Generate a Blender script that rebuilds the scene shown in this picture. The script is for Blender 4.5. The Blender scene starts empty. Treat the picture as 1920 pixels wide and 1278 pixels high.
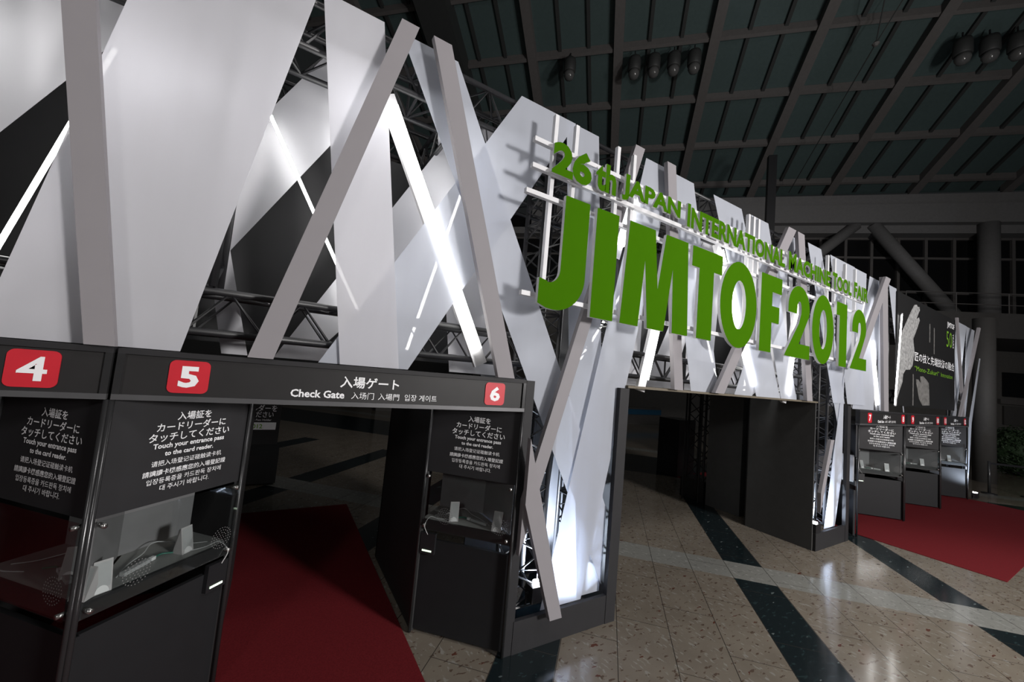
import bpy, bmesh, math, random
from mathutils import Vector, Matrix
random.seed(7)
SC = bpy.context.scene
COL = SC.collection

# ------------------------------------------------------------------ camera
def place_camera():
    f, yaw, pitch, roll = 732.0, math.radians(59.4), math.radians(4.41), math.radians(5.2)
    cy, sy, cp, sp = math.cos(yaw), math.sin(yaw), math.cos(pitch), math.sin(pitch)
    fwd = Vector((cy*cp, sy*cp, sp)); r = Vector((sy, -cy, 0)); u = r.cross(fwd)
    r2 = r*math.cos(roll) + u*math.sin(roll); u2 = -r*math.sin(roll) + u*math.cos(roll)
    cam = bpy.data.cameras.new('camera'); cam.sensor_width = 36; cam.lens = f/1920*36
    cam.clip_start = .05; cam.clip_end = 300
    o = bpy.data.objects.new('camera', cam)
    M = Matrix((r2, u2, -fwd)).transposed().to_4x4(); M.translation = (0, 0, 2.4)
    o.matrix_world = M; COL.objects.link(o); SC.camera = o
place_camera()

# ------------------------------------------------------------------ world, hall lamps and added fill lights, exposure
SC.view_settings.view_transform = 'Standard'; SC.view_settings.look = 'None'
SC.view_settings.exposure = 0; SC.view_settings.gamma = 1
W = bpy.data.worlds.new('world'); SC.world = W; W.use_nodes = True
W.node_tree.nodes['Background'].inputs[0].default_value = (.9, .97, 1, 1)
W.node_tree.nodes['Background'].inputs[1].default_value = .010

def lamp(kind, name, loc, target, power, size=1.0, color=(1, 1, 1), **kw):
    l = bpy.data.lights.new(name, kind); l.energy = power; l.color = color
    if kind == 'AREA': l.shape = 'DISK'; l.size = size
    elif kind == 'SPOT':
        l.shadow_soft_size = size; l.spot_size = kw.get('cone', 1.6); l.spot_blend = kw.get('blend', .6)
    else: l.shadow_soft_size = size
    o = bpy.data.objects.new(name, l); o.location = loc
    o.rotation_euler = (Vector(target)-Vector(loc)).to_track_quat('-Z', 'Y').to_euler()
    COL.objects.link(o); return o
HALL = lamp('AREA', 'hall_lamp', (6.0, -4.5, 12), (6.0, 2.4, 2.2), 420, 2.2, (1, .97, .95))
LOW = lamp('AREA', 'low_fill_light', (7.5, -8.5, 4.4), (4.5, 3, 2.2), 1450, 1.6, (1, .97, .95))  # fill added low in front to reach the counter niches and the facade
DOWN = lamp('SPOT', 'floor_fill_spot', (8.5, .8, 12), (8.2, -1.4, 0), 2300, .8, (1, .97, .94), cone=.95, blend=.7)  # added spot that brightens the floor before the gate wall
SIDE = lamp('AREA', 'side_fill_light', (-6, -7, 6), (-1, 3, 1.5), 170, 1.5, (1, .97, .95))  # fill added at the left for the left-facing counters
UP = lamp('AREA', 'roof_fill_light', (12, -6, 5), (15, 3, 17), 500, 2.0, (1, .97, .94))  # unseen light added to brighten the underside of the roof
BACK = lamp('AREA', 'inner_hall_lamp', (9, 14, 7.5), (9, 13, 0), 12, 2.0, (1, .97, .93))

# unseen fill lamps added between the front and rear sheets of the gate wall
for x_, z_, p_ in ((-1.75, 4.1, 9), (-.75, 3.9, 9), (.35, 4.2, 13), (1.2, 4.1, 7), (2.0, 2.6, 3), (3.0, 3.6, 17), (4.6, 3.7, 20), (6.3, 3.7, 20), (8.0, 3.7, 20), (9.6, 3.7, 22), (10.6, 3.6, 10), (16.6, 3.8, 25), (17.1, 3.2, 9)):
    lamp('POINT', 'gate_wall_fill', (x_, 3.24, z_), (x_, 4, z_), p_, .3, (1, .99, .97))

# ------------------------------------------------------------------ materials
def new_mat(name):
    m = bpy.data.materials.new(name); m.use_nodes = True
    return m, m.node_tree, m.node_tree.nodes['Principled BSDF']
def pmat(name, col, rough=.5, metal=0, noise=.06, spec=.5, scale=8):
    m, t, b = new_mat(name)
    b.inputs['Roughness'].default_value = rough; b.inputs['Metallic'].default_value = metal
    b.inputs['Specular IOR Level'].default_value = spec
    tc = t.nodes.new('ShaderNodeTexCoord'); n = t.nodes.new('ShaderNodeTexNoise')
    n.inputs['Scale'].default_value = scale; n.inputs['Detail'].default_value = 3
    t.links.new(tc.outputs['Object'], n.inputs['Vector'])
    r = t.nodes.new('ShaderNodeValToRGB')
    r.color_ramp.elements[0].color = tuple(c*(1-noise) for c in col)+(1,)
    r.color_ramp.elements[1].color = tuple(min(1, c*(1+noise)) for c in col)+(1,)
    r.color_ramp.elements[0].position = .3; r.color_ramp.elements[1].position = .7
    t.links.new(n.outputs['Fac'], r.inputs['Fac']); t.links.new(r.outputs['Color'], b.inputs['Base Color'])
    return m
def emat(name, col, s):
    m, t, b = new_mat(name)
    b.inputs['Base Color'].default_value = (.8, .8, .8, 1)
    b.inputs['Emission Color'].default_value = col+(1,); b.inputs['Emission Strength'].default_value = s
    return m
def sheet_mat(name, col, clear, back=.5):
    m = bpy.data.materials.new(name); m.use_nodes = True; t = m.node_tree; t.nodes.clear()
    out = t.nodes.new('ShaderNodeOutputMaterial')
    d = t.nodes.new('ShaderNodeBsdfDiffuse'); tr = t.nodes.new('ShaderNodeBsdfTranslucent'); tp = t.nodes.new('ShaderNodeBsdfTransparent')
    tc = t.nodes.new('ShaderNodeTexCoord'); n = t.nodes.new('ShaderNodeTexNoise'); n.inputs['Scale'].default_value = 1.7
    mp = t.nodes.new('ShaderNodeMapping'); mp.inputs['Scale'].default_value = (4, 4, .35)
    t.links.new(tc.outputs['Object'], mp.inputs['Vector']); t.links.new(mp.outputs['Vector'], n.inputs['Vector'])
    r = t.nodes.new('ShaderNodeValToRGB')
    r.color_ramp.elements[0].color = tuple(c*.93 for c in col)+(1,); r.color_ramp.elements[1].color = col+(1,)
    t.links.new(n.outputs['Fac'], r.inputs['Fac'])
    t.links.new(r.outputs['Color'], d.inputs['Color']); t.links.new(r.outputs['Color'], tr.inputs['Color'])
    a = t.nodes.new('ShaderNodeMixShader'); a.inputs[0].default_value = back
    b = t.nodes.new('ShaderNodeMixShader'); b.inputs[0].default_value = clear
    t.links.new(d.outputs[0], a.inputs[1]); t.links.new(tr.outputs[0], a.inputs[2])
    t.links.new(a.outputs[0], b.inputs[1]); t.links.new(tp.outputs[0], b.inputs[2]); t.links.new(b.outputs[0], out.inputs[0])
    return m
def acrylic_mat(name):
    m = bpy.data.materials.new(name); m.use_nodes = True; t = m.node_tree; t.nodes.clear()
    out = t.nodes.new('ShaderNodeOutputMaterial'); tp = t.nodes.new('ShaderNodeBsdfTransparent'); g = t.nodes.new('ShaderNodeBsdfGlossy')
    tp.inputs[0].default_value = (.9, .92, .92, 1); g.inputs['Roughness'].default_value = .03
    fr = t.nodes.new('ShaderNodeFresnel'); fr.inputs[0].default_value = 1.45
    mx = t.nodes.new('ShaderNodeMixShader'); ml = t.nodes.new('ShaderNodeMath'); ml.operation = 'MULTIPLY'; ml.inputs[1].default_value = .45
    t.links.new(fr.outputs[0], ml.inputs[0]); t.links.new(ml.outputs[0], mx.inputs[0])
    t.links.new(tp.outputs[0], mx.inputs[1]); t.links.new(g.outputs[0], mx.inputs[2]); t.links.new(mx.outputs[0], out.inputs[0])
    return m

def floor_mat():
    m, t, b = new_mat('polished_terrazzo'); N, L = t.nodes, t.links
    def math_(op, a, b_=None, c=None):
        n = N.new('ShaderNodeMath'); n.operation = op
        for i, v in enumerate((a, b_, c)):
            if v is None: continue
            if isinstance(v, (int, float)): n.inputs[i].default_value = v
            else: L.new(v, n.inputs[i])
        return n.outputs[0]
    def mix(fac, a, c):
        n = N.new('ShaderNodeMix'); n.data_type = 'RGBA'
        L.new(fac, n.inputs['Factor'])
        for k, v in ((6, a), (7, c)):
            if isinstance(v, tuple): n.inputs[k].default_value = v+(1,)
            else: L.new(v, n.inputs[k])
        return n.outputs[2]
    geo = N.new('ShaderNodeNewGeometry'); sep = N.new('ShaderNodeSeparateXYZ'); L.new(geo.outputs['Position'], sep.inputs[0])
    X, Y = sep.outputs[0], sep.outputs[1]
    u = math_('MULTIPLY', math_('ADD', X, Y), .70711); v = math_('MULTIPLY', math_('SUBTRACT', Y, X), .70711)
    band = lambda x, lo, per, wid: math_('LESS_THAN', math_('FLOORED_MODULO', math_('SUBTRACT', x, lo), per), wid)
    dark = math_('MULTIPLY', band(v, .27, 2.505, .5), math_('LESS_THAN', u, 9.6)); white = band(u, 5.885, 9, .515); far = band(u, 11.4, 100, 2.6)
    # joints between slabs
    jv = math_('LESS_THAN', math_('FLOORED_MODULO', math_('ADD', v, .24), .501), .007)
    row = math_('FLOOR', math_('DIVIDE', math_('ADD', v, .24), .501))
    uu = math_('ADD', u, math_('MULTIPLY', row, .4))
    ju = math_('LESS_THAN', math_('FLOORED_MODULO', uu, 1.0), .006)
    joint = math_('MAXIMUM', jv, ju)
    # stone chips
    def chips(scale, lo, hi, stretch):
        mp = N.new('ShaderNodeMapping'); mp.inputs['Scale'].default_value = stretch; mp.inputs['Rotation'].default_value = (0, 0, .6)
        L.new(geo.outputs['Position'], mp.inputs['Vector'])
        nz = N.new('ShaderNodeTexNoise'); nz.inputs['Scale'].default_value = scale; nz.inputs['Detail'].default_value = 2.5
        L.new(mp.outputs[0], nz.inputs['Vector'])
        r = N.new('ShaderNodeMapRange'); r.inputs['From Min'].default_value = lo; r.inputs['From Max'].default_value = hi
        L.new(nz.outputs['Fac'], r.inputs['Value']); return r.outputs[0]
    c1 = chips(11, .615, .65, (1, 2.4, 1)); c2 = chips(12, .60, .66, (2.2, 1, 1)); c3 = chips(6, .69, .705, (1, 2.4, 1)); c4 = chips(3, .3, .7, (1, 1, 1))
    base = mix(c4, (.150, .128, .103), (.180, .155, .125))
    base = mix(c1, base, (.085, .060, .045)); base = mix(c2, base, (.225, .212, .19)); base = mix(c3, base, (.085, .032, .022))
    wh = mix(c2, (.195, .195, .18), (.28, .28, .265)); wh = mix(c1, wh, (.15, .15, .14))
    dk = mix(c1, (.009, .014, .016), (.018, .032, .034)); dk = mix(c3, dk, (.10, .12, .12))
    col = mix(dark, base, dk); col = mix(white, col, wh); col = mix(far, col, dk); col = mix(joint, col, (.035, .03, .026))
    L.new(col, b.inputs['Base Color'])
    b.inputs['Roughness'].default_value = .12; b.inputs['Specular IOR Level'].default_value = .5
    return m

M = dict(
    plank=pmat('painted_plank', (.262, .248, .262), .6, noise=.015, spec=.2), sheet=sheet_mat('translucent_sheet', (.80, .80, .84), .12), thin=sheet_mat('clearer_sheet', (.70, .725, .79), .24),
    rear=sheet_mat('rear_translucent_sheet', (.64, .64, .67), .06, .35),
    tube=emat('tube_light', (1, .99, .96), 15), fat=emat('batten_diffuser', (1, .99, .95), 7), flood=emat('flood_lens', (.93, .96, 1), 60),
    led=emat('green_led', (.75, 1, .7), 1.0), black=pmat('black_steel', (.014, .014, .016), .4), rig=pmat('dark_truss', (.016, .016, .018), .4),
    panel=pmat('charcoal_panel', (.021, .0205, .0225), .6, spec=.3), lower=pmat('lower_panel', (.012, .0122, .0138), .6, spec=.3), dark=pmat('black_panel', (.016, .016, .017), .55), cloth=pmat('black_backing', (.012, .012, .013), .8),
    header=pmat('header_panel', (.020, .019, .0195), .5, spec=.3), rail=pmat('brushed_rail', (.11, .11, .115), .38, .4), post=pmat('dark_post', (.05, .05, .052), .25, .5),
    steel=pmat('steel_knob', (.45, .44, .43), .25, .9), red=pmat('red_plate', (.56, .012, .026), .5), text=pmat('white_vinyl', (.88, .88, .9), .6, noise=.02),
    white=pmat('white_paint', (.66, .66, .68), .5), green=pmat('green_face', (.046, .142, .003), .7, noise=.02, spec=0), carpet=pmat('red_carpet', (.115, .010, .013), .95, noise=.2, spec=.1, scale=90),
    shelf=pmat('grey_shelf', (.26, .26, .25), .5), niche=pmat('grey_niche_board', (.20, .193, .197), .6), sidewall=pmat('side_panel_with_glow', (.07, .07, .07), .7), speaker=pmat('beige_plastic', (.50, .47, .47), .5), badge=pmat('white_badge', (.8, .78, .78), .5),  # side panel grey lightened to stand in for glow from the opposite pillar
    cable=pmat('white_cable', (.42, .42, .42), .5), bluecable=pmat('green_cable', (.02, .16, .11), .5), acrylic=acrylic_mat('clear_acrylic'), dots=pmat('drilled_hole', (.16, .16, .16), .5),
    glassroof=pmat('dark_roof_glass', (.065, .095, .095), .4), beam=pmat('roof_steel', (.105, .098, .096), .6), mull=pmat('roof_mullion', (.03, .032, .032), .6), girder=pmat('girder_paint', (.165, .163, .165), .7),
    void=pmat('night_glass', (.006, .006, .007), .3), wall=pmat('hall_wall', (.10, .095, .09), .7), slab=pmat('balcony_slab', (.06, .057, .055), .7), poster=pmat('poster_print', (.013, .013, .0135), .6, spec=.15),
    ph1=pmat('grey_print', (.30, .30, .30), .6, noise=.45, scale=14), ph2=pmat('dim_grey_print', (.16, .155, .15), .6, noise=.4, scale=10), limetext=pmat('lime_vinyl', (.16, .36, .02), .6),
    blue=pmat('blue_band', (.02, .10, .19), .6), leaf=pmat('topiary_leaf', (.02, .045, .015), .7, noise=.5, scale=40), lampglass=pmat('lamp_glass', (.09, .09, .09), .15), ply=pmat('bare_wood', (.12, .10, .07), .6),
)
FLOOR = floor_mat()

# ------------------------------------------------------------------ builders
class MB:
    def __init__(s): s.v = []; s.f = []; s.m = []
    def add(s, vs, fs, mi=0):
        k = len(s.v); s.v += [tuple(p) for p in vs]; s.f += [tuple(i+k for i in f) for f in fs]; s.m += [mi]*len(fs); return s
    def box(s, a, b, fr=None, mi=0):
        vs = [(x, y, z) for x in (a[0], b[0]) for y in (a[1], b[1]) for z in (a[2], b[2])]
        if fr is not None: vs = [fr @ Vector(p) for p in vs]
        return s.add(vs, [(0, 1, 3, 2), (4, 6, 7, 5), (0, 4, 5, 1), (2, 3, 7, 6), (0, 2, 6, 4), (1, 5, 7, 3)], mi)
    def bar(s, p, q, w, h=None, up=(0, 0, 1)):
        p, q = Vector(p), Vector(q); d = (q-p).normalized(); h = h or w
        up = Vector(up) if abs(d.dot(Vector(up))) < .95 else Vector((0, 1, 0))
        a = d.cross(up).normalized()*w/2; b = d.cross(a).normalized()*h/2
        vs = [e+i*a+j*b for e in (p, q) for i, j in ((-1, -1), (1, -1), (1, 1), (-1, 1))]
        return s.add(vs, [(3, 2, 1, 0), (4, 5, 6, 7), (0, 1, 5, 4), (1, 2, 6, 5), (2, 3, 7, 6), (3, 0, 4, 7)])
    def tube(s, pts, r, n=8, cap=True, r2=None):
        pts = [Vector(p) for p in pts]; rings = []; a = None
        for i, p in enumerate(pts):
            d = (pts[min(i+1, len(pts)-1)]-pts[max(i-1, 0)]).normalized()
            if a is None: a = d.orthogonal().normalized()
            else: a = (a-d*a.dot(d)).normalized()
            b = d.cross(a); rr = r if r2 is None else r+(r2-r)*i/(len(pts)-1)
            rings.append([p+(a*math.cos(2*math.pi*k/n)+b*math.sin(2*math.pi*k/n))*rr for k in range(n)])
        vs = [v for g in rings for v in g]; fs = []
        for i in range(len(pts)-1):
            for k in range(n): fs.append((i*n+k, i*n+(k+1) % n, (i+1)*n+(k+1) % n, (i+1)*n+k))
        if cap: fs += [tuple(range(n))[::-1], tuple(range((len(pts)-1)*n, len(pts)*n))]
        return s.add(vs, fs)
    def prism(s, poly, fn, d0, d1, mi=0, mside=None):
        """poly: 2D outline; fn(a, b, depth) -> 3D"""
        n = len(poly); vs = [fn(a, b, d0) for a, b in poly]+[fn(a, b, d1) for a, b in poly]
        ms = mi if mside is None else mside
        s.add(vs, [tuple(range(n))], mi); k = len(s.v)-2*n
        s.f += [tuple(k+n+i for i in range(n))[::-1]]; s.m.append(ms)
        for i in range(n): s.f.append((k+i, k+n+i, k+n+(i+1) % n, k+(i+1) % n)); s.m.append(ms)
        return s
    def lathe(s, prof, c, n=20):
        vs = [(c[0]+r*math.cos(2*math.pi*k/n), c[1]+r*math.sin(2*math.pi*k/n), c[2]+z) for r, z in prof for k in range(n)]
        fs = [(i*n+k, i*n+(k+1) % n, (i+1)*n+(k+1) % n, (i+1)*n+k) for i in range(len(prof)-1) for k in range(n)]
        fs += [tuple(range(n))[::-1], tuple(range((len(prof)-1)*n, len(prof)*n))]
        return s.add(vs, fs)
    def build(s, name, mats, parent=None, smooth=False):
        mats = mats if isinstance(mats, (list, tuple)) else [mats]
        me = bpy.data.meshes.new(name)
        xs, ys, zs = zip(*s.v); o0 = Vector(((min(xs)+max(xs))/2, (min(ys)+max(ys))/2, min(zs)))
        me.from_pydata([Vector(p)-o0 for p in s.v], [], s.f)
        for m in mats: me.materials.append(m)
        if len(mats) > 1: me.polygons.foreach_set('material_index', s.m)
        bm = bmesh.new(); bm.from_mesh(me); bmesh.ops.recalc_face_normals(bm, faces=bm.faces[:]); bm.to_mesh(me); bm.free()
        if smooth: me.polygons.foreach_set('use_smooth', [True]*len(me.polygons))
        return link(name, me, o0, parent)
def abs_loc(o):
    v = Vector((0, 0, 0))
    while o is not None: v += o.location; o = o.parent
    return v
def link(name, me, loc, parent):
    o = bpy.data.objects.new(name, me); COL.objects.link(o)
    if parent is not None: o.parent = parent; o.location = Vector(loc)-abs_loc(parent)
    else: o.location = loc
    return o
def tag(o, label=None, cat=None, group=None, kind=None):
    for k, v in (('label', label), ('category', cat), ('group', group), ('kind', kind)):
        if v: o[k] = v
    return o
def thing(name, loc, label, cat, group=None):
    o = bpy.data.objects.new(name, None); o.empty_display_size = .1; o.location = loc; COL.objects.link(o)
    return tag(o, label, cat, group)
def box(name, a, b, mat, parent=None, fr=None): return MB().box(a, b, fr).build(name, mat, parent)
def struct(o): o['kind'] = 'structure'; return o

def letters(rows, fr, name, mat, parent, depth=0.0):
    """rows: (string, x, y, size, weight, align, width-scale); fr maps text x,y,z into the world"""
    mb = MB()
    for s, x, y, size, wt, al, sx in rows:
        c = bpy.data.curves.new('t', 'FONT'); c.body = s; c.size = size; c.offset = wt*size; c.resolution_u = 2
        c.align_x = al; c.extrude = depth
        o = bpy.data.objects.new('t', c); COL.objects.link(o); bpy.context.view_layer.update()
        me = bpy.data.meshes.new_from_object(o.evaluated_get(bpy.context.evaluated_depsgraph_get()))
        mb.add([fr @ Vector((x+v.co.x*sx, y+v.co.y, v.co.z)) for v in me.vertices], [tuple(p.vertices) for p in me.polygons])
        bpy.data.objects.remove(o); bpy.data.curves.remove(c); bpy.data.meshes.remove(me)
    return mb.build(name, mat, parent)
def text_extent(s, size, wt):
    c = bpy.data.curves.new('t', 'FONT'); c.body = s; c.size = size; c.offset = wt*size; c.resolution_u = 2
    o = bpy.data.objects.new('t', c); COL.objects.link(o); bpy.context.view_layer.update()
    me = bpy.data.meshes.new_from_object(o.evaluated_get(bpy.context.evaluated_depsgraph_get()))
    xs = [v.co.x for v in me.vertices]; ys = [v.co.y for v in me.vertices]
    bpy.data.objects.remove(o); bpy.data.curves.remove(c); bpy.data.meshes.remove(me)
    return min(xs), max(xs), min(ys), max(ys)
def frame(o, x, y, z):
    m = Matrix((Vector(x), Vector(y), Vector(z))).transposed().to_4x4(); m.translation = o; return m
def wall_frame(y): return frame((0, y, 0), (1, 0, 0), (0, 0, 1), (0, -1, 0))   # text on a face looking towards -Y
def rrect(cx, cy, w, h, r, n=5):
    out = []
    for sx, sy, a in ((1, 1, 0), (-1, 1, 90), (-1, -1, 180), (1, -1, 270)):
        for k in range(n+1):
            t = math.radians(a+90*k/n); out.append((cx+sx*(w/2-r)+r*math.cos(t), cy+sy*(h/2-r)+r*math.sin(t)))
    return out

def truss(p, q, size, up, label, group, panels, name='lattice_truss', side=None):
    """box truss from p to q: four chords and one lattice"""
    p, q = Vector(p), Vector(q); d = (q-p).normalized(); a = Vector(up); b = d.cross(a).normalized()
    root = thing(name, p, label, 'truss', group)
    cs = [(i, j) for i in (0, 1) for j in (0, 1)]
    P = lambda t, i, j: p+(q-p)*t+a*size*(i-.5)+b*(side or size)*(j-.5)
    for i, j in cs: MB().tube([P(0, i, j), P(1, i, j)], .024, 8).build('chord', M['rig'], root, True)
    mb = MB()
    for k in range(panels):
        t0, t1 = k/panels, (k+1)/panels; tm = (t0+t1)/2
        for e, g in (((0, 0), (1, 0)), ((0, 1), (1, 1)), ((0, 0), (0, 1)), ((1, 0), (1, 1))):
            mb.tube([P(t0, *e), P(tm, *g), P(t1, *e)], .011, 5, False)
        if k % 3 == 0:
            for e, g in (((0, 0), (1, 0)), ((0, 1), (1, 1)), ((0, 0), (0, 1)), ((1, 0), (1, 1))): mb.tube([P(t0, *e), P(t0, *g)], .012, 5, False)
    mb.build('lattice', M['rig'], root)
    return root

# facade pieces in metres: layer, y, label, outline in (x, z)
STRIPS = [
    ('B', 2.865, 'wide grey plank standing nearly upright above the board numbered 4', [(-1.315, 5.0), (-1.179, 5.0), (-0.742, 2.34), (-0.86, 2.34)]),
    ('B', 2.865, 'grey plank leaning to the right above the number 5 plate', [(0.494, 4.92), (0.627, 4.92), (-0.022, 2.34), (-0.157, 2.34)]),
    ('B', 2.865, 'grey plank leaning to the left with its foot above the number 6 plate', [(0.74, 4.92), (0.889, 4.92), (1.745, 2.34), (1.586, 2.34)]),
    ('B', 2.865, 'longest grey plank crossing from the top behind 26th down to the near pillar base', [(2.997, 4.92), (3.136, 4.92), (1.945, 0.842), (1.945, 1.306)]),
    ('B', 2.81, 'short grey plank crossing the foot of the longest plank on the near pillar', [(1.93, 1.842), (2.422, 0.27), (2.291, 0.27), (1.93, 1.291)]),
    ('B', 2.865, 'upright grey plank under the letter M of the sign', [(3.51, 4.92), (3.66, 4.92), (4.019, 2.36), (3.866, 2.36)]),
    ('B', 2.865, 'grey plank slanting under the large letter O of the sign', [(6.297, 4.92), (6.525, 4.92), (4.834, 2.36), (4.644, 2.36)]),
    ('B', 2.865, 'narrow upright grey plank under the first zero of the sign', [(6.576, 4.92), (6.787, 4.92), (7.23, 2.36), (7.049, 2.36)]),
    ('B', 2.81, 'narrow grey plank leaning right at the end of the sign beside the last digit', [(10.048, 4.92), (10.308, 4.92), (8.843, 3.0), (8.59, 3.0)]),
    ('B', 2.865, 'upright grey plank between the sign and the black lattice gap by the poster', [(10.048, 4.92), (10.345, 4.92), (10.507, 2.28), (10.263, 2.28)]),
    ('B', 2.865, 'thin grey plank leaning on the far pillar beside the open passage', [(7.932, 1.75), (8.054, 1.75), (7.62, 0.612), (7.62, 0.92)]),
    ('B', 2.865, 'thin grey plank slanting left on the tower right of the poster', [(15.494, 4.92), (15.581, 4.92), (16.276, 2.28), (16.163, 2.28)]),
    ('B', 2.81, 'grey plank slanting right at the outer end of the tower by the poster', [(17.512, 4.92), (17.701, 4.92), (15.616, 2.28), (15.496, 2.28)]),
    ('F', 2.955, 'largest translucent white sheet hanging over the number 5 plate in front of a lattice tower', [(-0.842, 5.0), (-0.032, 5.0), (-0.491, 2.34), (-1.267, 2.34)]),
    ('F', 2.966, 'upright translucent white sheet above the word Check Gate', [(-0.024, 4.92), (0.392, 4.92), (0.79, 2.34), (0.377, 2.34)]),
    ('F', 2.977, 'bluish translucent sheet slanting down from the truss to the near pillar', [(0.522, 4.92), (0.997, 4.92), (3.06, 1.09), (3.06, 0.341)]),
    ('F', 2.988, 'translucent sheet slanting left from the top corner beside the 26th lettering', [(1.635, 4.92), (2.279, 4.92), (0.864, 2.34), (0.242, 2.34)]),
    ('F', 2.999, 'upright translucent sheet behind 26th that runs down the middle of the near pillar', [(2.174, 4.92), (2.602, 4.92), (3.06, 0.866), (3.06, 0.27), (2.695, 0.27)]),
    ('F', 2.955, 'fan of white sheet narrowing down the near pillar from behind the word JAPAN', [(3.281, 4.92), (3.725, 4.92), (2.778, 0.27), (2.298, 0.27)]),
    ('F', 2.966, 'translucent sheet below the word JAPAN beside the upright plank', [(3.652, 4.92), (4.163, 4.92), (4.907, 2.36), (4.333, 2.36)]),
    ('F', 2.977, 'translucent sheet leaning left over the word INTERNATIONAL', [(4.597, 4.92), (5.253, 4.92), (6.498, 2.36), (5.836, 2.36)]),
    ('F', 2.988, 'narrow translucent sheet behind the last letters of INTERNATIONAL', [(5.519, 4.92), (5.988, 4.92), (7.038, 2.36), (6.551, 2.36)]),
    ('F', 2.999, 'greyish translucent sheet slanting down left from above the word MACHINE', [(6.542, 4.92), (6.925, 4.92), (5.766, 2.36), (5.328, 2.36)]),
    ('F', 2.955, 'translucent sheet above the letters CHINE slanting to the first zero', [(7.16, 4.92), (7.641, 4.92), (8.736, 2.36), (8.259, 2.36)]),
    ('F', 2.966, 'upright translucent sheet above the word TOOL', [(8.023, 4.92), (9.071, 4.92), (9.682, 2.36), (8.882, 2.36)]),
    ('F', 2.977, 'narrow translucent sheet above the word FAIR', [(9.084, 4.92), (9.667, 4.92), (9.609, 3.0), (9.38, 3.0)]),
    ('F', 2.988, 'translucent sheet right of the word FAIR spreading down behind the last digit', [(9.864, 4.92), (10.468, 4.92), (10.188, 2.28), (9.174, 2.28)]),
    ('F', 2.999, 'upright translucent sheet right of the last digit beside a light tube', [(10.29, 4.92), (10.594, 4.92), (10.958, 2.28), (10.485, 2.28)]),
    ('F', 2.955, 'slim translucent sheet slanting across the lattice gap left of the poster', [(10.793, 4.92), (11.238, 4.92), (11.819, 2.28), (11.772, 2.28)]),
    ('F', 2.966, 'lilac sheet slanting left down the far pillar', [(8.72, 1.104), (8.486, 0.27), (8.07, 0.27), (8.72, 2.953)]),
    ('F', 2.977, 'lilac sheet slanting right down the far pillar', [(8.068, 3.0), (8.673, 3.0), (8.72, 2.755), (8.72, 1.554)]),
    ('F', 2.988, 'white sheet along the edge of the poster on the tower at the end', [(16.104, 4.92), (17.184, 4.92), (16.107, 2.28), (15.655, 2.28)]),
    ('F', 2.999, 'upright white sheet on the tower at the end of the gate wall', [(17.246, 4.92), (18.193, 4.92), (17.138, 2.28), (16.937, 2.28)]),
    ('F', 2.955, 'thin white blade at the outer edge of the end tower above the last counter', [(18.492, 4.1), (18.651, 4.1), (17.527, 2.0), (17.17, 2.0)]),
    ('F', 2.966, 'bright white strip at the foot of the end tower beside the last counter', [(17.223, 2.1), (17.641, 2.1), (17.25, 0.3), (16.899, 0.3)]),
    ('K', 3.56, 'rear white sheet at the top left corner cut by a steep slope', [(-1.778, 4.92), (-0.883, 4.92), (-2.193, 2.34), (-2.822, 2.34)]),
    ('K', 3.572, 'rear white band rising to the right behind the first leaning plank', [(0.064, 4.92), (0.589, 4.92), (-0.812, 2.34), (-1.29, 2.34)]),
    ('K', 3.584, 'rear white band rising behind the wide batten light', [(1.336, 4.92), (1.873, 4.92), (0.535, 2.34), (-0.027, 2.34)]),
    ('K', 3.596, 'rear upright sheet behind the plank above number 6', [(1.031, 4.92), (1.665, 4.92), (2.023, 2.34), (1.448, 2.34)]),
    ('K', 3.42, 'grey triangular sheet beside the lattice tower above the number 5 plate', [(-0.926, 4.92), (-0.856, 4.92), (-0.189, 2.34), (-0.344, 2.34)]),
    ('K', 3.608, 'rear bluish sheet inside the near pillar', [(2.866, 2.0), (3.0, 2.0), (3.0, 0.3), (2.734, 0.3)]),
    ('K', 3.56, 'rear sheet left of the batten light under the letter I', [(3.657, 4.92), (4.081, 4.92), (4.072, 2.36), (3.723, 2.36)]),
    ('K', 3.572, 'rear sheet right of the batten light under the letter M', [(5.468, 4.92), (5.745, 4.92), (4.763, 2.36), (4.219, 2.36)]),
    ('K', 3.584, 'rear sheet behind the letter T of the sign', [(5.073, 4.92), (5.901, 4.92), (5.694, 2.36), (5.071, 2.36)]),
    ('K', 3.596, 'rear sheet slanting behind the large letter O of the sign', [(7.593, 4.92), (8.621, 4.92), (6.477, 2.36), (5.776, 2.36)]),
    ('K', 3.608, 'rear sheet behind the letter F of the sign', [(6.53, 4.92), (7.835, 4.92), (8.226, 2.36), (7.113, 2.36)]),
    ('K', 3.56, 'rear sheet behind the first digit 2 of the sign', [(7.886, 4.92), (9.023, 4.92), (8.764, 2.36), (8.253, 2.36)]),
    ('K', 3.572, 'rear sheet behind the digit 1 of the sign', [(9.468, 4.92), (10.665, 4.92), (10.508, 2.28), (9.777, 2.28)]),
    ('K', 3.584, 'rear sheet behind the last digit 2 of the sign', [(10.851, 4.92), (12.329, 4.92), (12.273, 2.28), (10.93, 2.28)]),
]
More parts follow.
